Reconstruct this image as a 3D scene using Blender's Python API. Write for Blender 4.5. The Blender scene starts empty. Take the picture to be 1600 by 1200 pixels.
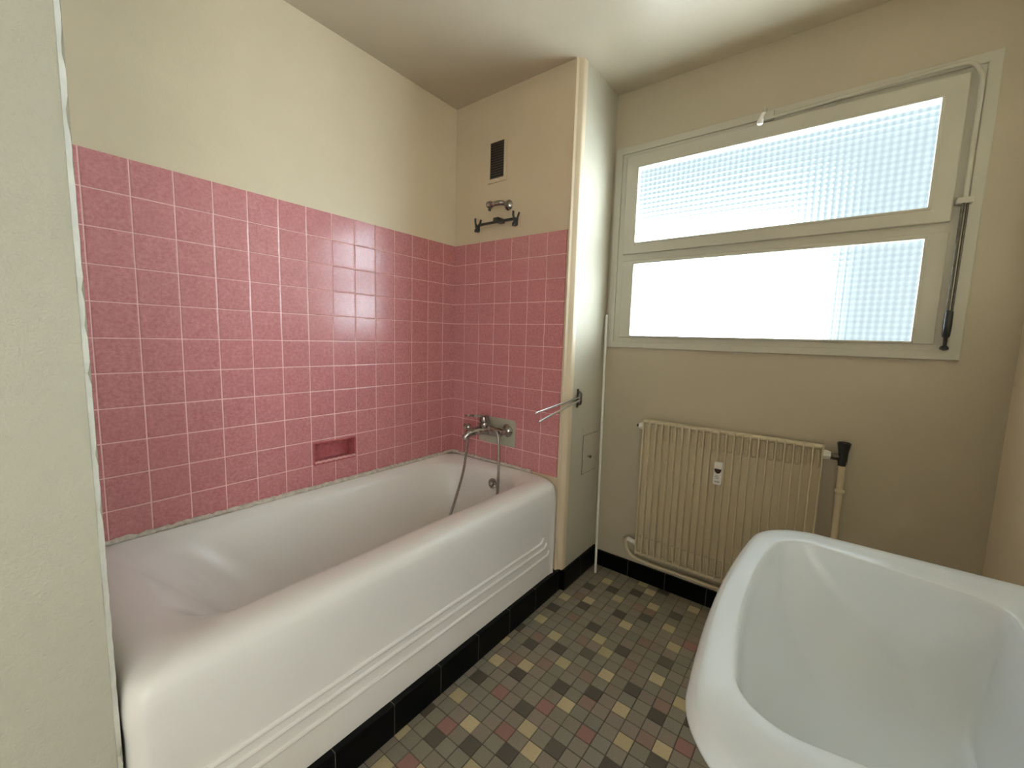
import bpy, bmesh, math, random
from mathutils import Vector, Matrix
random.seed(7)
sc = bpy.context.scene
C = sc.collection
PI = math.pi

# ------------------------------------------------------------------ camera
cd = bpy.data.cameras.new('camera'); cam = bpy.data.objects.new('camera', cd); C.objects.link(cam)
def cam_axes(yaw, pit, rol):
    f = Vector((math.sin(yaw)*math.cos(pit), math.cos(yaw)*math.cos(pit), -math.sin(pit)))
    r = Vector((math.cos(yaw), -math.sin(yaw), 0)); u = r.cross(f)
    return r*math.cos(rol)+u*math.sin(rol), -r*math.sin(rol)+u*math.cos(rol), f
r_, u_, f_ = cam_axes(-0.654394845, 0.110621549, 0.0301888)
m = Matrix(((r_.x, u_.x, -f_.x, 1.78129), (r_.y, u_.y, -f_.y, -1.74176), (r_.z, u_.z, -f_.z, 1.28465), (0, 0, 0, 1)))
cam.matrix_world = m
cd.sensor_width = 36; cd.lens = 646.579*36/1600; cd.clip_start = 0.02
sc.camera = cam

# ------------------------------------------------------------------ view and world
vs = sc.view_settings
vs.view_transform = 'Standard'; vs.look = 'None'; vs.gamma = 1; vs.use_curve_mapping = False
vs.exposure = 0.08
W = bpy.data.worlds.new('world'); sc.world = W; W.use_nodes = True
SKY_DIM = (0.70, 0.80, 0.84); SKY_DIM_S = 1.35
SKY_HOT = (0.89, 0.965, 1.03); SKY_HOT_S = 29.0
SKY_HIGH = (0.84, 0.93, 1.0); SKY_HIGH_S = 4.0
def build_world():
    nt = W.node_tree; N = nt.nodes; L = nt.links
    N.clear()
    out = N.new('ShaderNodeOutputWorld'); bg = N.new('ShaderNodeBackground')
    tc = N.new('ShaderNodeTexCoord'); sep = N.new('ShaderNodeSeparateXYZ')
    L.new(tc.outputs['Generated'], sep.inputs[0])
    def mr(src, a, b, c=0, d=1):
        n = N.new('ShaderNodeMapRange'); n.interpolation_type = 'SMOOTHSTEP'
        n.inputs[1].default_value = a; n.inputs[2].default_value = b; n.inputs[3].default_value = c; n.inputs[4].default_value = d
        L.new(src, n.inputs[0]); return n.outputs[0]
    def mt(op, a, b):
        n = N.new('ShaderNodeMath'); n.operation = op
        for i, v in enumerate((a, b)):
            if isinstance(v, (int, float)): n.inputs[i].default_value = v
            else: L.new(v, n.inputs[i])
        return n.outputs[0]
    low = mr(sep.outputs[2], 0.240, 0.190)            # the sunlit ground and facades opposite, below ~10 degrees
    az = mt('ARCTAN2', sep.outputs[0], sep.outputs[1])
    # a shaded building stands straight ahead of the window, a little to the right
    gap = mt('MULTIPLY', mr(az, -0.15, 0.0), mr(az, 0.36, 0.26))
    side = mt('MULTIPLY', mr(az, 0.28, 0.38), mr(sep.outputs[2], 0.47, 0.38))   # added bright zone off to the right, lights tub and left wall
    hot = mt('MAXIMUM', mt('MULTIPLY', low, mt('SUBTRACT', 1.0, gap)), side)
    hot = mt('MULTIPLY', hot, mr(az, 1.36, 1.12, 0.25, 1.0))   # added fade of grazing light, keeps the column side dimmer
    mc = N.new('ShaderNodeMix'); mc.data_type = 'RGBA'
    L.new(hot, mc.inputs[0]); mc.inputs[6].default_value = (*SKY_DIM, 1); mc.inputs[7].default_value = (*SKY_HOT, 1)
    L.new(mc.outputs[2], bg.inputs[0])
    st = mt('ADD', mt('MULTIPLY', hot, SKY_HOT_S-SKY_DIM_S), SKY_DIM_S)
    high = mr(sep.outputs[2], 0.47, 0.55)           # open bright sky above the shaded fronts
    mh = N.new('ShaderNodeMix'); mh.data_type = 'RGBA'; L.new(high, mh.inputs[0]); L.new(mc.outputs[2], mh.inputs[6]); mh.inputs[7].default_value = (*SKY_HIGH, 1)
    L.new(mh.outputs[2], bg.inputs[0])
    st = mt('ADD', st, mt('MULTIPLY', mt('MULTIPLY', high, mt('SUBTRACT', 1.0, hot)), SKY_HIGH_S-SKY_DIM_S))
    L.new(st, bg.inputs[1]); L.new(bg.outputs[0], out.inputs[0])
    W.cycles.sampling_method = 'MANUAL'; W.cycles.sample_map_resolution = 512
build_world()

# portal that tells the renderer where the sky enters the room
lp = bpy.data.lights.new('window_portal', 'AREA'); lp.shape = 'RECTANGLE'; lp.size = 1.32; lp.size_y = 1.02; lp.cycles.is_portal = True
lpo = bpy.data.objects.new('window_portal', lp); C.objects.link(lpo); lpo.location = (1.47, .50, 1.76); lpo.rotation_euler = (math.radians(-90), 0, 0)
# added fill light, set in the unseen doorway behind the camera
ld = bpy.data.lights.new('hall_fill', 'AREA'); ld.shape = 'RECTANGLE'; ld.size = .78; ld.size_y = 1.95; ld.energy = 3.5; ld.color = (.95, .98, 1.0)
lo_ = bpy.data.objects.new('hall_fill', ld); C.objects.link(lo_); lo_.location = (2.40, -2.45, 1.03); lo_.rotation_euler = (0, math.radians(90), 0)
lo_.rotation_euler = Vector((-.9, .3, 0)).to_track_quat('-Z', 'Y').to_euler()

# ------------------------------------------------------------------ object helpers
def obj(name, bm, mat, parent=None, smooth=True, label=None, loc=None):
    me = bpy.data.meshes.new(name)
    bmesh.ops.recalc_face_normals(bm, faces=bm.faces)
    if smooth:
        for f in bm.faces: f.smooth = True
        for e in bm.edges:
            if len(e.link_faces) == 2 and e.calc_face_angle(0) > math.radians(38): e.smooth = False
    bm.to_mesh(me); bm.free()
    for mm in (mat if isinstance(mat, (list, tuple)) else [mat]): me.materials.append(mm)
    o = bpy.data.objects.new(name, me); C.objects.link(o)
    if loc: o.location = loc
    if parent:
        o.parent = parent
        p = parent; off = Vector((0, 0, 0))
        while p: off += p.location; p = p.parent
        o.location = o.location - off
    if label: o['label'] = label
    return o
def tag(o, label, cat, group=None):
    o['label'] = label; o['category'] = cat
    if group: o['group'] = group
    return o
def thing(name, label, cat, loc=(0, 0, 0), group=None):
    o = bpy.data.objects.new(name, None); o.empty_display_size = .05; C.objects.link(o); o.location = loc
    return tag(o, label, cat, group)
def struct(name, bm, mat, parent=None, smooth=False):
    o = obj(name, bm, mat, parent, smooth)
    if not parent: o['kind'] = 'structure'
    return o
def BM(): return bmesh.new()
def box(bm, a, b, bev=0, seg=2):
    a = Vector(a); b = Vector(b); c = (a+b)/2; s = b-a
    r = bmesh.ops.create_cube(bm, size=1)
    vs_ = r['verts']
    for v in vs_: v.co = Vector((v.co.x*s.x, v.co.y*s.y, v.co.z*s.z))+c
    if bev > 0:
        es = list({e for v in vs_ for e in v.link_edges})
        bmesh.ops.bevel(bm, geom=es, offset=bev, segments=seg, profile=.5, affect='EDGES')
    return bm
def frame_mat(d):
    d = d.normalized(); up = Vector((0, 0, 1)) if abs(d.z) < .95 else Vector((1, 0, 0))
    x = up.cross(d).normalized(); y = d.cross(x)
    return x, y
def tube(bm, pts, rad, n=14, cap=True):
    pts = [Vector(p) for p in pts]; rs = rad if isinstance(rad, (list, tuple)) else [rad]*len(pts)
    rings = []; px = None
    for i, p in enumerate(pts):
        d = (pts[min(i+1, len(pts)-1)]-pts[max(i-1, 0)])
        if px is None: x, y = frame_mat(d)
        else:
            dn = d.normalized(); x = (px-dn*px.dot(dn)).normalized(); y = dn.cross(x)
        px = x
        rings.append([bm.verts.new(p+(x*math.cos(2*PI*k/n)+y*math.sin(2*PI*k/n))*rs[i]) for k in range(n)])
    for a, b in zip(rings, rings[1:]):
        for k in range(n): bm.faces.new((a[k], a[(k+1) % n], b[(k+1) % n], b[k]))
    if cap: bm.faces.new(rings[0][::-1]); bm.faces.new(rings[-1])
    return bm
def smooth_path(pts, n=8):
    P = [Vector(p) for p in pts]; P = [2*P[0]-P[1]]+P+[2*P[-1]-P[-2]]; out = []
    for i in range(1, len(P)-2):
        a, b, c, d = P[i-1:i+3]
        for k in range(n):
            t = k/n
            out.append(.5*((2*b)+(c-a)*t+(2*a-5*b+4*c-d)*t*t+(3*b-a-3*c+d)*t**3))
    out.append(P[-2]); return out
def lathe(bm, prof, org, axis, n=28):
    """prof: list of (distance along the axis, radius)"""
    org = Vector(org); axis = Vector(axis).normalized(); x, y = frame_mat(axis); rings = []
    for t, r in prof:
        r = max(r, 1e-5)
        rings.append([bm.verts.new(org+axis*t+(x*math.cos(2*PI*k/n)+y*math.sin(2*PI*k/n))*r) for k in range(n)])
    for a, b in zip(rings, rings[1:]):
        for k in range(n): bm.faces.new((a[k], a[(k+1) % n], b[(k+1) % n], b[k]))
    bm.faces.new(rings[0][::-1]); bm.faces.new(rings[-1]); return bm
def prism(bm, poly, z0, z1):
    """poly in x, y extruded up from z0 to z1"""
    a = [bm.verts.new((p[0], p[1], z0)) for p in poly]; b = [bm.verts.new((p[0], p[1], z1)) for p in poly]
    n = len(poly)
    for k in range(n): bm.faces.new((a[k], a[(k+1) % n], b[(k+1) % n], b[k]))
    bm.faces.new(a[::-1]); bm.faces.new(b); return bm
def rrect(x0, x1, y0, y1, r, n=10):
    r = min(r, (x1-x0)/2-1e-4, (y1-y0)/2-1e-4); out = []
    for cx, cy, a0 in ((x1-r, y1-r, 0), (x0+r, y1-r, 90), (x0+r, y0+r, 180), (x1-r, y0+r, 270)):
        for k in range(n+1):
            a = math.radians(a0+90*k/n); out.append((cx+r*math.cos(a), cy+r*math.sin(a)))
    return out
def hole_slab(bm, axis, lo, hi, depth, holes):
    """slab spanning lo..hi in its two plane axes, depth=(d0,d1) along 'axis', with rectangular holes (u0,v0,u1,v1)"""
    us = sorted({lo[0], hi[0], *[h[0] for h in holes], *[h[2] for h in holes]})
    vv = sorted({lo[1], hi[1], *[h[1] for h in holes], *[h[3] for h in holes]})
    def P(u, v, d): return (d, u, v) if axis == 0 else (u, d, v)
    def inside(i, j):
        if i < 0 or j < 0 or i >= len(us)-1 or j >= len(vv)-1: return False
        cu = (us[i]+us[i+1])/2; cv = (vv[j]+vv[j+1])/2
        return not any(h[0] < cu < h[2] and h[1] < cv < h[3] for h in holes)
    cache = {}
    def V(u, v, d):
        k = (round(u, 5), round(v, 5), round(d, 5))
        if k not in cache: cache[k] = bm.verts.new(P(u, v, d))
        return cache[k]
    for i in range(len(us)-1):
        for j in range(len(vv)-1):
            if not inside(i, j): continue
            u0, u1, v0, v1 = us[i], us[i+1], vv[j], vv[j+1]
            for d in depth: bm.faces.new((V(u0, v0, d), V(u1, v0, d), V(u1, v1, d), V(u0, v1, d)))
            for di, dj, e in ((-1, 0, ((u0, v0), (u0, v1))), (1, 0, ((u1, v0), (u1, v1))), (0, -1, ((u0, v0), (u1, v0))), (0, 1, ((u0, v1), (u1, v1)))):
                if not inside(i+di, j+dj):
                    (a, b), (c, d_) = e
                    bm.faces.new((V(a, b, depth[0]), V(c, d_, depth[0]), V(c, d_, depth[1]), V(a, b, depth[1])))
    return bm

# ------------------------------------------------------------------ material helpers
class NT:
    def __init__(s, name):
        s.m = bpy.data.materials.new(name); s.m.use_nodes = True; s.t = s.m.node_tree; s.N = s.t.nodes; s.L = s.t.links
        s.N.clear(); s.out = s.N.new('ShaderNodeOutputMaterial'); s.b = s.N.new('ShaderNodeBsdfPrincipled')
        s.L.new(s.b.outputs[0], s.out.inputs[0])
        s.co = s.N.new('ShaderNodeTexCoord').outputs['Object']
        g = s.N.new('ShaderNodeNewGeometry'); s.pos = g.outputs['Position']
    def set(s, k, v):
        i = s.b.inputs[k]
        if hasattr(v, 'is_linked') or hasattr(v, 'links'): s.L.new(v, i)
        else: i.default_value = v if not (isinstance(v, tuple) and len(v) == 3) else (*v, 1)
    def math(s, op, a, b=0.0, c=None):
        n = s.N.new('ShaderNodeMath'); n.operation = op
        for i, v in enumerate((a, b) if c is None else (a, b, c)):
            if isinstance(v, (int, float)): n.inputs[i].default_value = v
            else: s.L.new(v, n.inputs[i])
        return n.outputs[0]
    def xyz(s, src=None):
        n = s.N.new('ShaderNodeSeparateXYZ'); s.L.new(src or s.pos, n.inputs[0]); return n.outputs
    def noise(s, scale, detail=3, rough=.55, src=None):
        n = s.N.new('ShaderNodeTexNoise'); n.inputs['Scale'].default_value = scale; n.inputs['Detail'].default_value = detail
        n.inputs['Roughness'].default_value = rough; s.L.new(src or s.pos, n.inputs['Vector']); return n.outputs['Fac']
    def ramp(s, f, a, b, c=0.0, d=1.0):
        n = s.N.new('ShaderNodeMapRange'); n.inputs[1].default_value = a; n.inputs[2].default_value = b
        n.inputs[3].default_value = c; n.inputs[4].default_value = d; n.clamp = True; s.L.new(f, n.inputs[0]); return n.outputs[0]
    def mix(s, f, a, b, mode='MIX'):
        n = s.N.new('ShaderNodeMix'); n.data_type = 'RGBA'; n.blend_type = mode
        for i, v in ((0, f), (6, a), (7, b)):
            if isinstance(v, (int, float)): n.inputs[i].default_value = v
            elif isinstance(v, tuple): n.inputs[i].default_value = (*v, 1)
            else: s.L.new(v, n.inputs[i])
        return n.outputs[2]
    def bump(s, h, strength=.3, dist=.01):
        n = s.N.new('ShaderNodeBump'); n.inputs['Strength'].default_value = strength; n.inputs['Distance'].default_value = dist
        s.L.new(h, n.inputs['Height']); s.L.new(n.outputs[0], s.b.inputs['Normal']); return n
def paint(name, col, rough=.5, grain=.25, var=.06, dist=.002, scale=260, coat=0):
    t = NT(name)
    f = t.ramp(t.noise(3.2, 4), .3, .7)
    c2 = tuple(max(0, x*(1-var)) for x in col)
    t.set('Base Color', t.mix(f, c2, col)); t.set('Roughness', rough)
    if coat: t.set('Coat Weight', coat); t.set('Coat Roughness', .15)
    h = t.math('ADD', t.noise(scale, 2), t.math('MULTIPLY', t.noise(14, 3), 2.2))
    t.bump(h, grain, dist); return t.m
def metal(name, col, rough=.25, grime=.3):
    t = NT(name); f = t.ramp(t.noise(60, 4), .35, .75)
    t.set('Base Color', t.mix(f, col, tuple(c*(1-grime) for c in col))); t.set('Metallic', 1.0)
    t.set('Roughness', t.ramp(t.noise(35, 3), .3, .7, rough, rough+.18)); return t.m
def plain(name, col, rough=.4, var=.15, scale=40, bump=.1):
    t = NT(name); f = t.ramp(t.noise(scale, 3), .35, .7)
    t.set('Base Color', t.mix(f, col, tuple(c*(1-var) for c in col))); t.set('Roughness', rough)
    if bump: t.bump(t.noise(scale*4, 2), bump, .001)
    return t.m
def wall_tile(name, ax, off):
    """square pink glazed tiles; ax = world axis across the wall, off = first joint"""
    t = NT(name); X = t.xyz(); P = 0.11; PZ = 0.1106
    wob = t.math('MULTIPLY', t.math('SUBTRACT', t.noise(9, 2), .5), .0016)
    u = t.math('DIVIDE', t.math('SUBTRACT', t.math('ADD', X[ax], wob), off), P)
    v = t.math('DIVIDE', t.math('SUBTRACT', t.math('ADD', X[2], wob), 1.80), PZ)
    fu = t.math('FRACT', u); fv = t.math('FRACT', v)
    du = t.math('MULTIPLY', t.math('MINIMUM', fu, t.math('SUBTRACT', 1.0, fu)), P)
    dv = t.math('MULTIPLY', t.math('MINIMUM', fv, t.math('SUBTRACT', 1.0, fv)), PZ)
    top = t.math('GREATER_THAN', X[2], 1.792)      # no joint along the top edge
    dv = t.math('ADD', dv, t.math('MULTIPLY', top, .05))
    d = t.math('MINIMUM', du, dv)
    gw = t.ramp(t.noise(1.7, 2), .35, .65, .0009, .0017)
    grout = t.ramp(t.math('SUBTRACT', d, gw), -.0002, .0006, 1, 0)
    cb = t.N.new('ShaderNodeCombineXYZ'); t.L.new(t.math('FLOOR', u), cb.inputs[0]); t.L.new(t.math('FLOOR', v), cb.inputs[1])
    cb.inputs[2].default_value = ax*3.1+1.7
    wn = t.N.new('ShaderNodeTexWhiteNoise'); t.L.new(cb.outputs[0], wn.inputs[0])
    mott = t.ramp(t.math('ADD', t.math('MULTIPLY', t.noise(85, 4, .7), .7), t.math('MULTIPLY', t.noise(26, 4, .7), .3)), .38, .64)
    c = t.mix(mott, TILE_A, TILE_B)
    c = t.mix(t.ramp(wn.outputs[0], 0, 1, 0, .22), c, TILE_C)
    c = t.mix(grout, c, GROUT)
    t.set('Base Color', c); t.set('Roughness', t.math('ADD', t.math('MULTIPLY', grout, .5), .2))
    t.set('Specular IOR Level', .5)
    # every tile sits at a slightly different tilt, its edges are rounded
    sep = t.N.new('ShaderNodeSeparateColor'); t.L.new(wn.outputs[1], sep.inputs[0])
    tilt = t.math('ADD', t.math('MULTIPLY', t.math('SUBTRACT', sep.outputs[0], .5), fu), t.math('MULTIPLY', t.math('SUBTRACT', sep.outputs[1], .5), fv))
    h = t.math('ADD', t.math('MULTIPLY', tilt, 1.6), t.ramp(d, .0005, .0045, 0, .9))
    h = t.math('ADD', h, t.math('MULTIPLY', t.noise(45, 3), .25))
    t.bump(h, .5, .0018)
    return t.m
TILE_A = (.47, .165, .175); TILE_B = (.63, .275, .28); TILE_C = (.55, .20, .21); GROUT = (.86, .54, .51)

M = {}
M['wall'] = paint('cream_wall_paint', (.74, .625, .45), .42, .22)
M['wall_end'] = paint('cream_wall_paint_dimmed', (.66, .535, .375), .42, .2)  # same cream paint, dimmer light of the end wall put into its colour
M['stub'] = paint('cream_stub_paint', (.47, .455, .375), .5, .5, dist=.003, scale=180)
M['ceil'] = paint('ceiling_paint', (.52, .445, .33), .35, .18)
M['gloss'] = paint('glossy_cream_woodwork', (.50, .455, .355), .5, .2, dist=.0015, scale=60)
M['gloss'].node_tree.nodes['Principled BSDF'].inputs['Specular IOR Level'].default_value = .12
M['frame'] = paint('window_woodwork_paint', (.54, .505, .42), .35, .2, dist=.0015, scale=120)
M['tile_left'] = wall_tile('pink_glazed_tiles_side', 1, -0.815*0.11)
M['tile_end'] = wall_tile('pink_glazed_tiles_end', 0, 0.79*0.11)
M['radiator'] = paint('radiator_enamel', (.64, .545, .37), .38, .08, dist=.001)
M['mortar'] = plain('mortar_bead', (.70, .63, .54), .8, .35, 60, .6)
M['patch'] = plain('patch_plaster', (.42, .40, .31), .55, .12, 30)
M['chrome'] = metal('old_chrome', (.40, .365, .33), .18)
M['chrome_bright'] = metal('polished_chrome', (.85, .85, .87), .07, .05)
M['dark_metal'] = metal('blackened_metal', (.16, .145, .12), .35, .4)
M['hose'] = metal('hose_metal', (.42, .38, .34), .3, .2)
M['black'] = plain('black_plastic', (.018, .016, .015), .3, .3)
M['soap'] = plain('pink_ceramic_niche', (.52, .13, .14), .2, .25, 50, .2)
M['white_metal'] = plain('white_enamelled_rod', (.80, .77, .68), .3, .1)
M['white_plastic'] = plain('white_plastic', (.85, .82, .78), .35, .06)
M['dark_display'] = plain('dark_display', (.045, .02, .02), .2, .2)
M['print'] = plain('grey_print', (.25, .2, .2), .5, .1)
def enamel(name, col, rough=.18, stain=None):
    t = NT(name); c = t.mix(t.ramp(t.noise(2.5, 2), .3, .7), col, tuple(x*.97 for x in col))
    if stain:
        X = t.xyz()
        low = t.ramp(X[2], .45, .10)
        c = t.mix(t.math('MULTIPLY', low, t.ramp(t.noise(5, 4), .25, .75, .25, .9)), c, stain)
    t.set('Base Color', c); t.set('Roughness', rough)
    return t.m
M['tub'] = enamel('white_bath_enamel', (.84, .815, .79), .26, (.82, .74, .66))
M['sink'] = enamel('sky_tinted_sanitaryware', (.82, .875, .93), .2)  # blue tint stands in for sky reflected in the white glaze
def glass_mat():
    t = NT('cross_reeded_glass'); t.N.remove(t.b)
    X = t.xyz()
    P = .0225
    wx = t.math('SINE', t.math('MULTIPLY', X[0], 2*PI/P)); wz = t.math('SINE', t.math('MULTIPLY', X[2], 2*PI/P))
    h = t.math('ADD', t.math('MULTIPLY', wx, .5), t.math('MULTIPLY', wz, .5))
    h = t.math('ADD', h, t.math('MULTIPLY', t.noise(60, 2), .25))
    b = t.N.new('ShaderNodeBump'); b.inputs['Strength'].default_value = 1; b.inputs['Distance'].default_value = .0010; t.L.new(h, b.inputs['Height'])
    rf = t.N.new('ShaderNodeBsdfRefraction'); rf.inputs['IOR'].default_value = 1.3; rf.inputs['Roughness'].default_value = .12
    rf.inputs['Color'].default_value = (.93, .97, .97, 1); t.L.new(b.outputs[0], rf.inputs['Normal'])
    gl = t.N.new('ShaderNodeBsdfGlossy'); gl.inputs['Roughness'].default_value = .1; t.L.new(b.outputs[0], gl.inputs['Normal'])
    tr = t.N.new('ShaderNodeBsdfTransparent')
    rib = t.math('MULTIPLY', t.ramp(wx, -1, 1, .7, 1), t.ramp(wz, -1, 1, .82, 1))   # light and dark reed lines painted into the glass tint
    tcol = t.mix(rib, (.35, .45, .50), (.95, .98, .98)); t.L.new(tcol, tr.inputs[0])
    a = t.N.new('ShaderNodeMixShader'); a.inputs[0].default_value = .35; t.L.new(tr.outputs[0], a.inputs[1]); t.L.new(rf.outputs[0], a.inputs[2])
    c = t.N.new('ShaderNodeMixShader'); c.inputs[0].default_value = .05; t.L.new(a.outputs[0], c.inputs[1]); t.L.new(gl.outputs[0], c.inputs[2])
    t.L.new(c.outputs[0], t.out.inputs[0]); return t.m
M['glass'] = glass_mat()
def mosaic_mat():
    t = NT('mosaic_floor'); a = t.N.new('ShaderNodeAttribute'); a.attribute_name = 'tile_colour'; a.attribute_type = 'GEOMETRY'
    mot = t.ramp(t.noise(220, 4, .7), .3, .7, .86, 1.1)
    c = t.mix(1.0, a.outputs['Color'], t.math('MULTIPLY', mot, 1.0), 'MULTIPLY')
    c = t.mix(t.ramp(t.noise(2.5, 4), .45, .8, 0, .3), c, (.20, .16, .11))
    t.set('Base Color', c); t.set('Roughness', .55); t.bump(t.noise(300, 3), .2, .0008); return t.m
M['mosaic'] = mosaic_mat()
def black_tile(name, ax, P=.2):
    t = NT(name); X = t.xyz(); u = t.math('FRACT', t.math('DIVIDE', X[ax], P))
    d = t.math('MULTIPLY', t.math('MINIMUM', u, t.math('SUBTRACT', 1.0, u)), P)
    g = t.ramp(d, .0007, .0014, 1, 0)
    t.set('Base Color', t.mix(g, (.003, .003, .003), (.13, .12, .105))); t.set('Roughness', .3); t.set('Specular IOR Level', .1)
    t.bump(t.ramp(d, .0005, .004), .4, .001); return t.m
M['bb_y'] = black_tile('black_tile_skirting_side', 1); M['bb_x'] = black_tile('black_tile_skirting_back', 0)
M['chip'] = plain('white_plaster_highlight', (.86, .84, .76), .7, .1, 30, .3)  # chipped white plaster; its whiteness also paints the lit highlight of the corner
M['door'] = paint('door_paint', (.72, .66, .52), .35, .2)

# ------------------------------------------------------------------ room shell
H = 2.545; XR = 2.273; YW = .385; YB = -3.0; YS = -1.618; XS = .75
NICHE = (-.852, .693, -.646, .794)
bm = BM(); hole_slab(bm, 0, (YS-.2, 0), (.2, H), (-.16, -.006), [NICHE]); wl = struct('wall_left', bm, M['wall'])
bm = BM(); hole_slab(bm, 0, (YS, .595), (0.0, 1.80), (-.006, 0.0), [NICHE]); struct('tiles', bm, M['tile_left'], wl)
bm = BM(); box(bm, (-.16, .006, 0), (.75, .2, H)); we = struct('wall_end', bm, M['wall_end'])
bm = BM(); box(bm, (0, 0, .595), (.744, .006, 1.80)); struct('tiles', bm, M['tile_end'], we)
bm = BM(); box(bm, (.745, .056, 0), (.785, YW+.02, H)); struct('wall_column', bm, M['gloss'])
bm = BM(); prism(bm, [(.746, .056), (.746, .006), (.750, .000), (.758, -.001), (.7615, .003), (.763, .010), (.766, .013), (.780, .024), (.7835, .029), (.785, .038), (.785, .056)], 0, H)
struct('trim_1', bm, M['wall_end'], smooth=True)
GO = [(.905, 1.295, 2.03, 2.185)]
bm = BM(); hole_slab(bm, 1, (.785, 0), (XR+.15, H), (YW, YW+.07), [(.818, 1.266, 2.122, 2.256)]); struct('wall_back', bm, paint('dimmed_back_wall_paint', (.50, .43, .315), .38, .22))  # wall paint darkened, the dim light at the window wall put into its colour
DY0, DY1 = -2.85, -2.05
bm = BM(); hole_slab(bm, 0, (YB-.12, 0), (YW, H), (XR, XR+.15), [(DY0, -.01, DY1, 2.06)]); struct('wall_right', bm, M['wall'])
# hallway beyond the open doorway
bm = BM(); box(bm, (XR+1.5, -3.6, 0), (XR+1.6, -1.2, H)); struct('wall_hall', bm, M['stub'])
bm = BM(); box(bm, (XR+.0, -3.6, -.1), (XR+1.6, -1.2, -.003)); struct('floor_hall', bm, M['mosaic_base'] if 'mosaic_base' in M else plain('hall_floor', (.3, .2, .12), .5))
# end of the partition at the foot of the bath, with its chipped rounded corner
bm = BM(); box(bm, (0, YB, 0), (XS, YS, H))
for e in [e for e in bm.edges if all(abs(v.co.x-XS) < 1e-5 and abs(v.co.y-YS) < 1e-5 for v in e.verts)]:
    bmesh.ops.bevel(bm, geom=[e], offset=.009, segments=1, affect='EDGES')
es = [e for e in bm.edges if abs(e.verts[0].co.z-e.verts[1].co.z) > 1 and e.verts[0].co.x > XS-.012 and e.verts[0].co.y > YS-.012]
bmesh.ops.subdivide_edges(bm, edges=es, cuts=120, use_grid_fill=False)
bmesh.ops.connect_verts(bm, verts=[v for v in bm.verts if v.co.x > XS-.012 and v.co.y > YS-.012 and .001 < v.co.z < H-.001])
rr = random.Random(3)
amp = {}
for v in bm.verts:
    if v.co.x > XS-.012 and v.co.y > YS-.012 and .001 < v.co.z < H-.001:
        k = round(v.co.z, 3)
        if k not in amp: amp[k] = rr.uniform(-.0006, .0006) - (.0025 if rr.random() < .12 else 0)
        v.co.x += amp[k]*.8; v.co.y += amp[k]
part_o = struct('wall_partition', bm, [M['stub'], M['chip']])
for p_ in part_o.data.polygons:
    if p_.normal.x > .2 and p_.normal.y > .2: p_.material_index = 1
bm = BM(); hole_slab(bm, 1, (XS, 0), (XR, H), (YB-.12, YB), [(1.15, -.01, 1.95, 2.05)]); struct('wall_front', bm, M['wall'])
bm = BM(); box(bm, (1.15, YB-.08, 0), (1.95, YB-.04, 2.05)); d1 = struct('door_1', bm, M['door'])
bm = BM(); lathe(bm, [(0, .022), (.006, .022), (.01, .009), (.035, .009), (.04, .022), (.06, .026), (.072, .014)], (1.22, YB-.04, 1.0), (0, 1, 0)); obj('door_knob', bm, M['chrome'], d1)
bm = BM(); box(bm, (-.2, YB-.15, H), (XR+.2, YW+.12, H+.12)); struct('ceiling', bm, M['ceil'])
# skirting of black tiles
bm = BM(); box(bm, (.70, YS, 0), (.779, .03, .11), .002, 1); struct('baseboard_left', bm, M['bb_y'])
bm = BM(); box(bm, (.755, .022, 0), (.803, .39, .107), .003, 1); struct('baseboard_column', bm, M['bb_y'])
bm = BM(); box(bm, (.803, .370, 0), (XR, .392, .088), .002, 1); struct('baseboard_back', bm, M['bb_x'])
bm = BM(); box(bm, (XR-.014, YB, 0), (XR+.01, .37, .1), .002, 1); struct('baseboard_right', bm, M['bb_y'])
bm = BM(); box(bm, (XS-.01, YB, 0), (XS+.014, YS-.01, .1), .002, 1); struct('baseboard_partition', bm, M['bb_y'])

# ------------------------------------------------------------------ mosaic floor
GRID = {'b': [(15,-18),(15,-8),(16,-20),(16,-14),(16,-10),(16,-4),(16,0),(18,-19),(18,-15),(18,-9),(18,-5),(18,1),(18,5),(20,-17),(20,-7),(20,3),(21,-13),(21,-3),(21,7),(22,-14),(22,-10),(22,-4),(22,0),(22,6),(23,-6),(23,4),(25,-8),(25,2),(26,-10),(26,-4),(26,0),(26,6),(28,-9),(28,-5),(30,-7)],
 'd': [(15,-16),(15,-6),(16,-12),(16,-2),(17,-17),(17,-7),(17,3),(18,-10),(18,0),(19,-16),(19,-6),(19,4),(20,-12),(20,-2),(21,-15),(21,-9),(21,-5),(21,1),(21,5),(23,-13),(23,-8),(23,-3),(23,2),(23,7),(25,-6),(25,4),(26,-12),(26,-2),(27,-7),(28,-10),(29,-6)],
 'p': [(17,-19),(17,-16),(18,-12),(20,-14),(21,-11),(24,-11),(27,1),(29,-8)],
 'w': [(17,-9),(17,-6),(17,1),(18,-2),(19,-8),(20,-4),(22,-7),(22,3),(23,-9),(23,3),(24,-4),(24,-1),(27,-9),(27,-6)]}
KIND = {k: c for c, l in GRID.items() for k in l}
COL = {'b': [(.50, .40, .235), (.44, .355, .20)], 'd': [(.075, .062, .045), (.09, .075, .055)], 'p': [(.30, .145, .12)], 'w': [(.25, .165, .125)],
       'g': [(.235, .205, .150), (.22, .198, .150), (.24, .20, .152), (.245, .198, .155), (.215, .20, .155)]}
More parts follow.
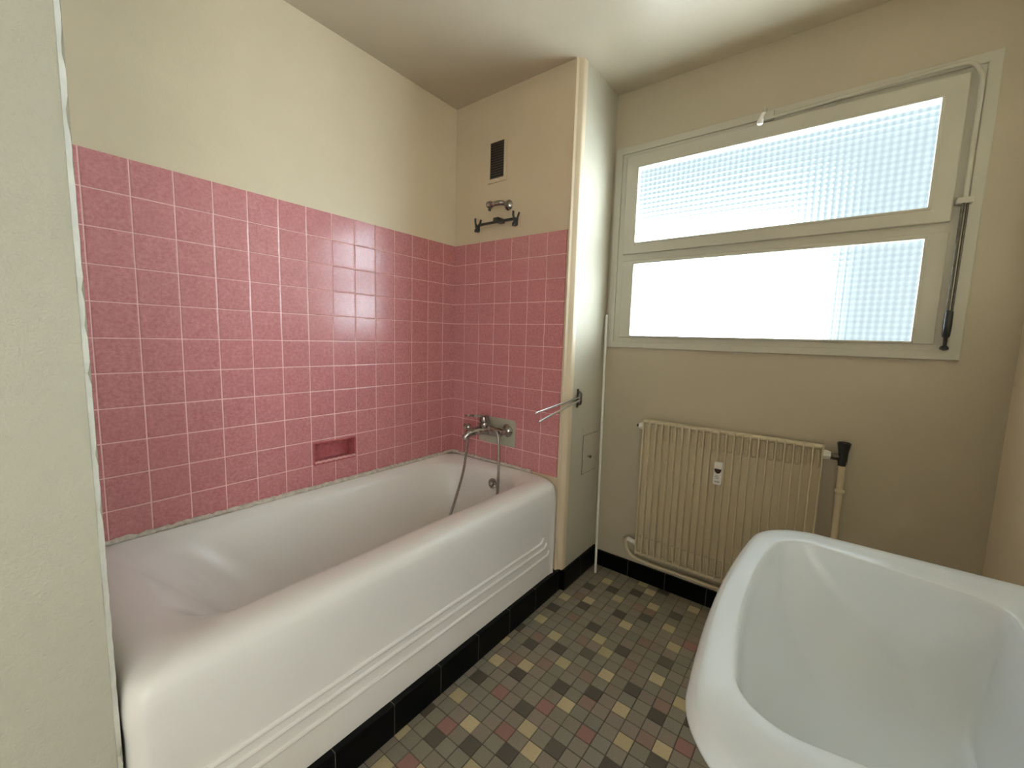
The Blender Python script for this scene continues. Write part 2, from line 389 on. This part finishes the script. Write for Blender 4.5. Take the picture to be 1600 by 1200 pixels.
def floor():
    bm = BM(); lay = bm.loops.layers.float_color.new('tile_colour'); rr = random.Random(11)
    def quad(vs_, c):
        f = bm.faces.new([bm.verts.new(v) for v in vs_])
        for l in f.loops: l[lay] = (*c, 1)
    x0, x1, y0, y1 = -.1, XR+.1, YB-.12, YW+.1
    quad([(x0, y0, -.002), (x1, y0, -.002), (x1, y1, -.002), (x0, y1, -.002)], (.055, .036, .02))
    quad([(x0, y1, -.08), (x1, y1, -.08), (x1, y0, -.08), (x0, y0, -.08)], (.05, .03, .02))
    for i in range(-1, 44):
        for j in range(-57, 9):
            cx = -.0255+i*.0534; cy = -.0122+j*.0535
            k = KIND.get((i, j))
            if k is None:
                k = 'g'
                if not (14 <= i <= 31 and -21 <= j <= 8): k = rr.choices('gbdpw', (70, 10, 10, 4, 6))[0]
            c = rr.choice(COL[k]); s = rr.uniform(1.02, 1.18); c = tuple(v*s for v in c)
            hx = .0534/2-.0009; hy = .0535/2-.0009; jx, jy = rr.uniform(-.0005, .0005), rr.uniform(-.0005, .0005); z = rr.uniform(-.0003, .0002)
            cx += jx; cy += jy; b = .0012
            T = [(cx-hx+b, cy-hy+b, z), (cx+hx-b, cy-hy+b, z), (cx+hx-b, cy+hy-b, z), (cx-hx+b, cy+hy-b, z)]
            B = [(cx-hx, cy-hy, -.002), (cx+hx, cy-hy, -.002), (cx+hx, cy+hy, -.002), (cx-hx, cy+hy, -.002)]
            quad(T, c)
            for q in range(4): quad([B[q], B[(q+1) % 4], T[(q+1) % 4], T[q]], tuple(v*.8 for v in c))
    me = bpy.data.meshes.new('floor'); bm.to_mesh(me); bm.free(); me.materials.append(M['mosaic'])
    o = bpy.data.objects.new('floor', me); C.objects.link(o); o['kind'] = 'structure'
floor()

# ------------------------------------------------------------------ window
YC = .375
bm = BM(); hole_slab(bm, 1, (.800, 1.252), (2.138, 2.272), (.371, YW+.004), [(.838, 1.284, 2.104, 2.238)])
win = struct('window_1', bm, M['frame'])
def bevelled(o, w=.003, seg=2):
    md = o.modifiers.new('bevel', 'BEVEL'); md.width = w; md.segments = seg; md.limit_method = 'ANGLE'; return o
bevelled(win)
bm = BM(); hole_slab(bm, 1, (.812, 1.260), (2.128, 2.262), (.378, YW+.02), [(.872, 1.738, 2.062, 2.214), (.872, 1.310, 2.062, 1.698)])
bevelled(obj('inner_frame', bm, M['frame'], win, smooth=False))
bm = BM(); hole_slab(bm, 1, (.866, 1.734), (2.066, 2.219), (.360, .405), [(.9265, 1.784, 2.007, 2.158)])
up = bevelled(obj('upper_sash', bm, M['frame'], win, smooth=False), .004)
bm = BM(); hole_slab(bm, 1, (.9215, 1.779), (2.012, 2.163), (.357, .372), [(.9315, 1.789, 2.002, 2.153)])
bevelled(obj('glazing_bead', bm, M['frame'], up, smooth=False), .003)
bm = BM(); box(bm, (.92, .385, 1.776), (2.014, .389, 2.166)); obj('glass_pane', bm, M['glass'], up, smooth=False)
bm = BM(); hole_slab(bm, 1, (.868, 1.307), (2.068, 1.701), (.370, .405), [(.926, 1.313, 2.010, 1.686)])
lo = bevelled(obj('lower_sash', bm, M['frame'], win, smooth=False), .004)
bm = BM(); hole_slab(bm, 1, (.921, 1.309), (2.015, 1.691), (.367, .378), [(.930, 1.317, 2.006, 1.682)])
bevelled(obj('glazing_bead', bm, M['frame'], lo, smooth=False), .003)
bm = BM(); box(bm, (.92, .388, 1.305), (2.016, .392, 1.694)); obj('glass_pane', bm, M['glass'], lo, smooth=False)

# opener: lever, painted rod along the head and down the jamb, bare lower rod with its pull handle
op = thing('window_opener', 'painted window opening rod with small white lever and black pull handle beside the sash', 'window opener', (2.09, .36, 1.28))
bm = BM(); tube(bm, smooth_path([(1.478, .352, 2.228), (1.7, .352, 2.236), (1.9, .353, 2.243), (2.03, .353, 2.246), (2.066, .353, 2.236), (2.086, .353, 2.205), (2.092, .353, 2.16), (2.092, .353, 2.0), (2.092, .353, 1.80)], 6), .0065)
obj('upper_rod', bm, M['frame'], op)
bm = BM(); box(bm, (1.45, .345, 2.222), (1.502, .372, 2.256), .005); box(bm, (1.462, .338, 2.25), (1.472, .366, 2.276), .003); obj('bracket', bm, M['frame'], op)
bm = BM()
tube(bm, smooth_path([(1.468, .335, 2.246), (1.464, .322, 2.238), (1.459, .318, 2.216), (1.457, .320, 2.196)], 5), [.006]*5+[.008]*5+[.0115]*5+[.008])
obj('lever', bm, M['white_plastic'], op, label='small white lever')
bm = BM(); box(bm, (2.072, .342, 1.786), (2.112, .372, 1.806), .003); obj('clamp', bm, M['frame'], op)
bm = BM(); tube(bm, [(2.088, .350, 1.79), (2.087, .350, 1.42)], .0045); tube(bm, [(2.100, .354, 1.79), (2.099, .354, 1.42)], .0035); obj('lower_rod', bm, M['dark_metal'], op, label='bare dark metal rods')
bm = BM(); lathe(bm, [(0, .006), (.004, .011), (.05, .012), (.09, .0105), (.096, .006), (.122, .005), (.128, .012), (.136, .012), (.14, .004)], (2.092, .347, 1.426), (0, 0, -1), 16); obj('pull_handle', bm, M['black'], op, label='black pull handle')

# ------------------------------------------------------------------ bathtub
def crom(rows, n):
    out = []; P = [rows[0]]+rows+[rows[-1]]
    for i in range(1, len(P)-2):
        for k in range(n):
            t = k/n; a, b, c, d = P[i-1:i+3]
            out.append([.5*(2*b[q]+(c[q]-a[q])*t+(2*a[q]-5*b[q]+4*c[q]-d[q])*t*t+(3*b[q]-a[q]-3*c[q]+d[q])*t**3) for q in range(len(b))])
    out.append(rows[-1]); return out
def loft(bm, rows, fn=rrect, n=10, zi=4):
    prev = None
    for R in rows:
        ring = [bm.verts.new((p[0], p[1], R[zi])) for p in fn(R[0], R[1], R[2], R[3], R[5], n)]
        if prev:
            N = len(ring)
            for k in range(N): bm.faces.new((prev[k], prev[(k+1) % N], ring[(k+1) % N], ring[k]))
        prev = ring
    return prev
tub = thing('bathtub', 'white enamelled built-in bathtub against the pink tiled wall', 'bathtub', (.4, -.8, .0))
def rr_dense(x0, x1, y0, y1, r, n=10):
    base = rrect(x0, x1, y0, y1, r, n); out = []
    for i, p in enumerate(base):
        out.append(p); q_ = base[(i+1) % len(base)]
        if (i+1) % (n+1) == 0:
            m_ = 60 if i > 2*n else (60 if (i+1)//(n+1) == 2 else 12)
            for k in range(1, m_): out.append((p[0]+(q_[0]-p[0])*k/m_, p[1]+(q_[1]-p[1])*k/m_))
    return out
bm = BM()
rows = [(0.003, .764, -1.612, -.003, .11, .035)]+[(.003, .764, -1.612, -.003, .30+.02*k_, .035) for k_ in range(8)]
rows += crom([(0.003, .764, -1.612, -.003, .46, .035), (0.003, .7645, -1.613, -.003, .480, .036), (0.003, .765, -1.614, -.003, .505, .04), (.003, .764, -1.614, -.003, .530, .045), (.003, .759, -1.612, -.004, .554, .05),
        (.004, .745, -1.605, -.005, .573, .055), (.008, .722, -1.592, -.010, .584, .07), (.016, .690, -1.572, -.018, .588, .09), (.026, .655, -1.54, -.032, .584, .11),
        (.042, .627, -1.505, -.050, .570, .14), (.058, .607, -1.468, -.066, .545, .17), (.085, .592, -1.395, -.086, .47, .18), (.122, .565, -1.28, -.116, .34, .17),
        (.155, .53, -1.18, -.150, .245, .16), (.20, .49, -1.1, -.20, .195, .14), (.26, .40, -1.0, -.3, .178, .06)], 5)
last = loft(bm, rows, fn=rr_dense, n=12)
bm.faces.new(last)
def sst(a, b, x):
    t = max(0, min(1, (x-a)/(b-a))); return t*t*(3-2*t)
for v in bm.verts:                                   # shallow field pressed into the apron
    if v.co.x > .74 and v.co.z < .51:
        v.co.x -= .007*sst(-1.545, -1.525, v.co.y)*sst(-.028, -.045, v.co.y)*(1-sst(.33, .50, v.co.z))
shell = obj('shell', bm, M['tub'], tub)
# raised borders and speed lines pressed into the apron
def ridge(bm, pts, r=.0075): tube(bm, smooth_path(pts, 6), r, 10)
bm = BM()
for z, ye, h in ((.303, -.118, .012), (.268, -.088, .012), (.220, -.062, .014)):
    yy = [ye, ye-.014, ye-.05, -.4, -.8, -1.2, -1.46, -1.50]
    zz = [z+h+.012, z+.006, z, z, z, z, z, z+.003]
    tube(bm, smooth_path([(.7565, y, q) for y, q in zip(yy, zz)], 6), [.002]+[.0080]*(6*7-1)+[.002], 10)
obj('apron_ridges', bm, M['tub'], tub)
bm = BM(); lathe(bm, [(0, .024), (.004, .027), (.007, .026), (.008, .018), (.0045, .016)], (.415, -.101, .512), (0, -1, .22)); lathe(bm, [(0, .012), (.012, .012), (.015, .009)], (.415, -.103, .512), (0, -1, .22), 16)
obj('overflow', bm, M['chrome'], tub, label='round chrome overflow outlet')
# mortar bead between bath and tiles
def bead():
    rr = random.Random(5)
    bm = BM(); pts = []; rad = []
    y = YS+.004
    path = []
    while y < -.02: path.append((.004, y)); y += .011
    x = .006
    while x < .60: path.append((x, -.004)); x += .011
    pr = None
    for (x, y) in path:
        pts.append((x, y, .593+rr.uniform(-.0016, .0016))); rad.append(.0105*(.55 if rr.random() < .08 else rr.uniform(.8, 1.12)))
    tube(bm, pts, rad, 8); struct('trim_2', bm, M['mortar'], smooth=True)
bead()

# soap niche
bm = BM(); y0, z0, y1, z1 = NICHE
a = .004
hole_slab(bm, 0, (y0-.001, z0-.001), (y1+.001, z1+.001), (-.004, .0025), [(y0+.006, z0+.006, y1-.006, z1-.006)])
def q(*p): bm.faces.new([bm.verts.new(v) for v in p])
ys, ye, zs, ze, xd = y0+.005, y1-.005, z0+.005, z1-.005, -.058
box(bm, (xd-.004, ys, zs), (xd, ye, ze)); box(bm, (xd, ys-.004, zs), (-.001, ys, ze)); box(bm, (xd, ye, zs), (-.001, ye+.004, ze)); box(bm, (xd, ys, ze), (-.001, ye, ze+.004)); box(bm, (xd, ys, zs-.004), (-.001, ye, zs+.004))
sn = obj('soap_dish', bm, M['soap'], smooth=False); tag(sn, 'recessed pink ceramic soap niche in the tiles above the bath rim', 'soap dish')
bm = BM(); pts = [(.004, ys+(ye-ys)*k/40, zs+.004+.003*abs(math.sin(k*PI/5))) for k in range(41)]
tube(bm, pts, .0055, 8); obj('scalloped_lip', bm, M['tile_lip'] if 'tile_lip' in M else plain('pale_pink_ceramic', (.72, .32, .30), .3, .2), sn)

# ------------------------------------------------------------------ bath mixer
pl = BM(); prism(pl, [(p[0], p[1]) for p in rrect(.222, .480, .698, .845, .012, 6)], 0, .0035)
for v in pl.verts: v.co = Vector((v.co.x, -v.co.z, v.co.y))
tag(obj('backing_plate', pl, M['patch']), 'beige rectangular plate on the pink tiles behind the bath mixer', 'wall plate')
mx = thing('bath_mixer', 'worn chrome single-lever bath mixer with looping shower hose on the beige plate', 'tap', (.35, -.003, .78))
bm = BM()
bm.free()
for x in (.275, .428):
    bm = BM(); lathe(bm, [(0, .034), (.004, .035), (.016, .026), (.022, .018), (.045, .017)], (x, -.0035, .785), (0, -1, 0)); obj('escutcheon', bm, M['chrome'], mx)
bm = BM(); zb = .782
lathe(bm, [(0, .018), (.006, .026), (.03, .027), (.06, .027), (.10, .026), (.13, .023), (.16, .022), (.175, .014)], (.265, -.062, zb), (1, 0, 0))
lathe(bm, [(0, .022), (.03, .025), (.05, .028), (.055, .026)], (.325, -.062, zb-.01), (-.15, -.2, 1))
obj('body', bm, M['chrome'], mx)
bm = BM(); tube(bm, smooth_path([(.318, -.07, zb), (.30, -.10, zb-.004), (.275, -.135, zb-.012), (.262, -.155, zb-.03), (.26, -.158, zb-.045)], 5), [.021]*6+[.0205]*8+[.0195]*7, 16); obj('spout', bm, M['chrome'], mx)
bm = BM(); lathe(bm, [(0, .015), (.008, .019), (.022, .017), (.038, .010)], (.26, -.12, zb+.012), (-.5, -.3, .15), 16); obj('diverter_knob', bm, M['chrome'], mx)
bm = BM(); lathe(bm, [(0, .025), (.012, .0275), (.03, .024), (.038, .009)], (.319, -.07, zb+.045), (-.1, -.15, 1))
tube(bm, smooth_path([(.315, -.075, zb+.07), (.298, -.10, zb+.078), (.27, -.14, zb+.082), (.255, -.16, zb+.083)], 5), [.009]*5+[.0065]*5+[.005]*6, 12); obj('lever', bm, M['chrome'], mx)
bm = BM(); lathe(bm, [(0, .010), (.012, .010), (.016, .008)], (.358, -.082, zb+.018), (.6, -.4, .2), 16); obj('hose_nut', bm, M['chrome'], mx)
hs = BM()
path = smooth_path([(.366, -.086, zb+.02), (.40, -.098, zb+.024), (.432, -.103, zb+.012), (.448, -.105, zb-.03), (.452, -.105, zb-.11), (.455, -.108, zb-.24), (.45, -.13, zb-.42), (.40, -.22, .27),
                    (.30, -.30, .215), (.22, -.27, .23), (.195, -.20, .30), (.20, -.150, .42), (.225, -.128, .56), (.242, -.127, .68), (.250, -.128, .722), (.2535, -.1275, .745)], 12)
tube(hs, path, [.0068+(.0006 if k % 2 else 0) for k in range(len(path))], 12)
obj('shower_hose', hs, M['hose'], mx, label='grey metal hose looping down into the bath')

# ------------------------------------------------------------------ vent grille
vg = thing('vent_grille', 'cream framed dark louvred vent high on the wall over the bath taps', 'vent', (.30, 0, 2.10))
bm = BM(); hole_slab(bm, 1, (.240, 2.098), (.364, 2.316), (-.003, .0065), [(.256, 2.118, .349, 2.300)]); bevelled(obj('frame', bm, M['wall_end'], vg, smooth=False), .0015)
bm = BM(); box(bm, (.252, .002, 2.114), (.353, .0055, 2.304)); obj('backing', bm, M['black'], vg, smooth=False)
for k in range(14):
    z = 2.125+k*.01285; bm = BM(); prism(bm, [(.256, 0), (.349, 0), (.349, .0016), (.256, .0016)], 0, .008)
    for v in bm.verts: v.co = Vector((v.co.x, .0045-v.co.z*.85-.0, z+v.co.y-v.co.z*.55))
    obj('slat', bm, M['dark_slat'] if 'dark_slat' in M else M.setdefault('dark_slat', plain('dusty_dark_slat', (.16, .11, .09), .5)), vg, smooth=False)

# ------------------------------------------------------------------ wall outlet and shower bracket
wo = thing('wall_outlet', 'small chrome shower outlet with round flange above the black shower bracket', 'tap', (.37, 0, 1.96))
bm = BM(); lathe(bm, [(0, .026), (.004, .027), (.012, .022), (.018, .012), (.05, .011)], (.385, .006, 1.968), (0, -1, 0)); obj('flange', bm, M['chrome'], wo)
bm = BM(); tube(bm, smooth_path([(.385, -.03, 1.968), (.375, -.05, 1.968), (.345, -.055, 1.968), (.318, -.055, 1.966)], 5), .012, 14); lathe(bm, [(0, .015), (.014, .018), (.03, .016), (.036, .01)], (.325, -.055, 1.967), (-1, -.1, .05), 8); obj('elbow', bm, M['chrome'], wo)
bm = BM(); tube(bm, [(.318, -.055, 1.975), (.313, -.056, 1.955), (.305, -.057, 1.937)], [.009, .007, .008], 10); obj('outlet_tip', bm, M['black'], wo)
br = thing('shower_bracket', 'black wall bracket bar with forked clips at both ends above the pink tiles', 'bracket', (.35, 0, 1.88))
bm = BM(); box(bm, (.222, -.052, 1.872), (.472, -.040, 1.884), .002); obj('bar', bm, M['black'], br)
bm = BM(); box(bm, (.325, -.05, 1.880), (.362, .006, 1.902), .004); obj('mount', bm, M['black'], br)
for x in (.215, .470):
    bm = BM()
    tube(bm, smooth_path([(x-.004, -.05, 1.842), (x-.001, -.05, 1.865), (x-.004, -.058, 1.89), (x-.003, -.06, 1.912)], 5), [.012]*4+[.008]*4+[.0055]*8, 10)
    tube(bm, smooth_path([(x+.004, -.045, 1.845), (x+.006, -.043, 1.87), (x+.010, -.038, 1.89), (x+.014, -.034, 1.908)], 5), [.009]*4+[.007]*4+[.005]*8, 10)
    obj('clip', bm, M['black'], br)

# ------------------------------------------------------------------ towel rail on the column
trl = thing('towel_rail', 'chrome two-arm swivel towel rail on the cream column beside the bath', 'towel rail', (.785, .1, .99))
bm = BM(); box(bm, (.785, .093, .945), (.789, .111, 1.04), .001, 1); obj('wall_plate', bm, M['dark_metal'], trl)
bm = BM(); lathe(bm, [(-.035, .004), (-.03, .011), (-.02, .013), (.024, .013), (.03, .009), (.036, .003)], (.802, .094, .995), (0, 0, 1), 18); box(bm, (.787, .09, .985), (.80, .10, 1.0)); obj('pivot', bm, M['dark_metal'], trl)
for a, b in (((.803, .09, 1.001), (.804, -.291, .97)), ((.806, .09, .987), (.862, -.349, .95))):
    bm = BM(); tube(bm, [a, b], .0055, 14); r = bmesh.ops.create_uvsphere(bm, u_segments=12, v_segments=8, radius=.0068, matrix=Matrix.Translation(b)); obj('arm', bm, M['chrome_bright'], trl)

# access hatch in the column
ht = thing('access_hatch', 'small cream painted access door low in the column side', 'hatch', (.785, .27, .57))
bm = BM(); hole_slab(bm, 0, (.176, .565), (.358, .825), (.785, .7858), [(.184, .572, .352, .785)]); obj('frame', bm, M['gloss'], ht, smooth=False)
bm = BM(); box(bm, (.7855, .190, .5745), (.7867, .3495, .7825), .0004, 1); dr = obj('door', bm, M['gloss'], ht)
bm = BM(); lathe(bm, [(0, .004), (.008, .004), (.010, .008), (.018, .009), (.021, .005)], (.7866, .245, .664), (1, 0, 0), 14); obj('knob', bm, M['chrome'], dr)
bm = BM(); box(bm, (.784, .184, .572), (.7854, .352, .785)); obj('hinge_gap', bm, M['black'], ht, smooth=False)

# leaning rod in the corner
bm = BM(); A = Vector((.850, .285, .002)); B = Vector((.800, .358, 1.424)); mid = A.lerp(B, .34)
tube(bm, [A, mid, B], .0068, 12); rod = obj('leaning_rod', bm, M['white_metal']); tag(rod, 'thin white metal rod leaning in the corner between column and window wall', 'rod')
bm = BM(); lathe(bm, [(0, .0075), (.012, .0075)], A.lerp(B, .55), B-A, 12); obj('joint', bm, M['white_metal'], rod)

# ------------------------------------------------------------------ radiator
rd = thing('radiator', 'cream ribbed steel radiator with black valve knob on the wall under the window', 'radiator', (1.42, .33, .17))
X0, X1, ZB, ZT = 1.058, 1.788, .180, .893; NR = 24; yf = .300
bm = BM()
box(bm, (X0, yf+.026, ZB+.012), (X1, yf+.048, ZT-.006), .004)
obj('back_panel', bm, M['radiator'], rd, smooth=True)
bm = BM()
for i in range(NR):
    x = X0+(X1-X0)*i/(NR-1)
    box(bm, (x-.0030, yf, ZB), (x+.0030, yf+.05, ZT), .0024, 3)
obj('ribs', bm, M['radiator'], rd)
for z0_, z1_, nm in ((ZT-.105, ZT-.012, 'top_loops'), (ZB+.012, ZB+.10, 'bottom_loops')):
    bm = BM(); dx = (X1-X0)/(NR-1)
    for i in range(NR-1):
        xc = X0+dx*(i+.5); w_ = .0065; r0 = .0042; zz0, zz1 = z0_+.01, z1_-.008
        P = []
        for k in range(7): a = PI*k/6; P.append((xc+w_*math.cos(a), yf+.0225, zz1-w_+w_*math.sin(a)))
        for k in range(7): a = PI+PI*k/6; P.append((xc+w_*math.cos(a), yf+.0225, zz0+w_+w_*math.sin(a)))
        P.append(P[0]); tube(bm, P, r0, 8, cap=False)
    obj(nm, bm, M['radiator'], rd)
bm = BM(); box(bm, (X0, yf+.006, ZT-.013), (X1, yf+.05, ZT-.001), .003); obj('top_rail', bm, M['radiator'], rd)
bm = BM(); box(bm, (X0, yf+.006, ZB+.001), (X1, yf+.05, ZB+.014), .003); obj('bottom_rail', bm, M['radiator'], rd)
bm = BM(); lathe(bm, [(0, .016), (.004, .019), (.016, .019), (.019, .015), (.028, .014)], (X0+.002, .322, .858), (-1, 0, 0), 8); obj('plug', bm, M['white_metal'], rd)
bm = BM(); lathe(bm, [(0, .008), (.012, .007)], (X0-.024, .322, .858), (-1, 0, 0), 8); obj('bleed_screw', bm, M['black'], rd)
bm = BM(); lathe(bm, [(0, .019), (.012, .020), (.02, .017), (.026, .016)], (X1, .322, .856), (1, 0, 0), 8); obj('union_nut', bm, M['white_metal'], rd)
bm = BM(); lathe(bm, [(0, .013), (.012, .012)], (X1+.024, .322, .855), (1, 0, 0), 16); lathe(bm, [(0, .014), (.018, .014)], (X1+.034, .322, .855), (1, 0, 0), 6)
lathe(bm, [(0, .014), (.045, .014)], (X1+.064, .322, .832), (0, 0, 1), 16); obj('valve_body', bm, M['dark_metal'], rd)
bm = BM(); lathe(bm, [(0, .013), (.018, .0155), (.03, .0165), (.045, .0165), (.058, .017), (.085, .0215), (.092, .0225), (.0935, .020), (.088, .018)], (X1+.064, .322, .822), (0, 0, 1), 24); obj('valve_knob', bm, M['black'], rd, label='flared black knob')
bm = BM(); lathe(bm, [(0, .016), (.007, .0175), (.012, .017), (.018, .012), (.03, .012)], (X0+.002, .322, .232), (-1, 0, 0), 8); tube(bm, [(X0-.022, .322, .232), (X0-.05, .322, .240)], .012, 12); obj('lower_union', bm, M['white_metal'], rd)
hp = rd
bm = BM(); tube(bm, smooth_path([(X0-.05, .322, .24), (X0-.060, .322, .225), (X0-.052, .325, .185), (X0-.02, .33, .150), (X0+.04, .335, .135), (1.25, .34, .131), (1.6, .34, .130), (XR, .34, .128)], 6), .0088, 12); obj('return_pipe', bm, M['radiator'], hp)
bm = BM(); tube(bm, [(X1+.064, .322, .832), (X1+.066, .322, .72), (X1+.068, .322, .0)], .0118, 14); obj('supply_pipe', bm, M['radiator'], hp)
bm = BM(); lathe(bm, [(0, .013), (.004, .0165), (.012, .0165), (.016, .013)], (X1+.0663, .322, .712), (0, 0, 1), 16); box(bm, (X1+.06, .322, .716), (X1+.072, .384, .724)); obj('pipe_clip', bm, M['radiator'], hp)
bm = BM(); lathe(bm, [(0, .0095), (.004, .0115), (.01, .0115), (.014, .0095)], (1.105, .3355, .134), (1, 0, 0), 14); obj('pipe_joint', bm, M['radiator'], hp)
# heat meter
hm = thing('heat_meter', 'small white heat cost meter with a dark half-round display clipped to the radiator', 'meter', (1.418, .29, .645))
bm = BM(); prism(bm, rrect(1.402, 1.438, .648, .752, .006, 5), 0, .018)
for v in bm.verts: v.co = Vector((v.co.x, .300-v.co.z, v.co.y))
for v in bm.verts:
    if v.co.z > .74: v.co.y += .004 if v.co.y < .29 else 0
bevelled(obj('housing', bm, M['white_plastic'], hm, smooth=False), .002)
bm = BM(); prism(bm, [(1.420+.0145*math.cos(a), .722+.021*math.sin(a)) for a in [PI+PI*k/16 for k in range(17)]], 0, .001)
for v in bm.verts: v.co = Vector((v.co.x, .2822-v.co.z, v.co.y))
obj('display', bm, M['dark_display'], hm, smooth=False, label='dark half-round display')
bm = BM()
for z, x0, x1 in ((.690, 1.412, 1.423), (.684, 1.410, 1.428), (.677, 1.411, 1.424), (.664, 1.409, 1.432), (.660, 1.409, 1.430)): box(bm, (x0, .2814, z), (x1, .2822, z+.0018))
obj('printed_lines', bm, M['print'], hm, smooth=False)

# ------------------------------------------------------------------ washbasin
ZS = .87
def sink():
    t = thing('washbasin', 'large white ceramic washbasin fixed to the right wall', 'washbasin', (2.2, -.97, ZS-.2))
    def ring(x0, x1, y0, y1, z, rf, rb, bow, taper=0, n=14):
        """x1 = wall side; rf = front corner radius; bow = how far the front bulges; taper narrows the back"""
        out = []
        def arc(cx, cy, r, a0):
            for k in range(n+1):
                a = math.radians(a0+90*k/n); out.append([cx+r*math.cos(a), cy+r*math.sin(a)])
        arc(x1-rb, y1-rb, rb, 0)
        arc(x0+rf, y1-rf, rf, 90)
        for k in range(1, 14): out.append([x0, (y1-rf)+((y0+rf)-(y1-rf))*k/14])
        arc(x0+rf, y0+rf, rf, 180)
        arc(x1-rb, y0+rb, rb, 270)
        yc = (y0+y1)/2; hw = (y1-y0)/2
        for p in out:
            f = max(0, min(1, (x1-p[0])/(x1-x0)))
            s = (p[1]-yc)/hw
            p[0] -= bow*(1-s*s)*f
            p[1] = yc+(p[1]-yc)*(1-taper*(1-f))
        return [Vector((p[0], p[1], z)) for p in out]
    Y0, Y1 = -1.335, -.61
    rows = [ # x0,x1,y0,y1,z,rf,rb,bow,taper
        (1.92, 2.272, -1.15, -.80, ZS-.25, .10, .01, .0, 0), (1.84, 2.272, -1.20, -.74, ZS-.21, .12, .01, .01, 0), (1.765, 2.272, -1.25, -.69, ZS-.14, .12, .008, .018, 0), (1.726, 2.272, Y0+.04, Y1-.035, ZS-.08, .11, .006, .026, 0),
        (1.703, 2.272, Y0+.014, Y1-.01, ZS-.042, .10, .006, .029, 0), (1.692, 2.272, Y0, Y1, ZS-.018, .10, .006, .030, 0), (1.695, 2.271, Y0+.003, Y1-.003, ZS-.006, .10, .006, .030, 0), (1.703, 2.270, Y0+.012, Y1-.012, ZS, .095, .006, .030, 0),
        (1.729, 2.056, -1.250, -.670, ZS+.001, .068, .045, .030, .2), (1.7325, 2.050, -1.246, -.674, ZS, .066, .045, .030, .2), (1.7345, 2.047, -1.244, -.676, ZS-.0035, .064, .045, .029, .2), (1.7365, 2.044, -1.242, -.678, ZS-.012, .066, .045, .028, .2),
        (1.748, 2.034, -1.226, -.694, ZS-.06, .085, .05, .026, .18), (1.785, 2.02, -1.19, -.73, ZS-.12, .12, .06, .018, .14), (1.84, 2.0, -1.12, -.80, ZS-.164, .12, .07, .006, .1), (1.95, 2.00, -1.055, -1.005, ZS-.18, .02, .02, 0, 0)]
    rows = [list(r_) for r_ in rows]
    dense = rows[:1]
    dense = crom(rows[:8], 4)[:-1]+crom(rows[7:9], 3)[:-1]+crom(rows[8:], 5)
    bm = BM(); prev = None
    for R in dense:
        rg = [bm.verts.new(p) for p in ring(*R)]
        if prev:
            N = len(rg)
            for k in range(N): bm.faces.new((prev[k], prev[(k+1) % N], rg[(k+1) % N], rg[k]))
        else: bm.faces.new(rg[::-1])
        prev = rg
    bm.faces.new(prev)
    obj('basin', bm, M['sink'], t)
    bm = BM(); lathe(bm, [(0, .03), (.003, .031), (.004, .02), (.002, .018)], (1.978, -1.03, ZS-.181), (0, 0, 1)); obj('drain', bm, M['chrome'], t)
    # low shelf moulded behind the bowl, its raised edge and the tap hole cover
    bm = BM(); pts = [(2.262, y, ZS+.006) for y in (-1.33, -.625)]; box(bm, (2.245, -1.335, ZS-.02), (2.272, -.62, ZS+.014), .006, 3); obj('upstand', bm, M['sink'], t)
sink()
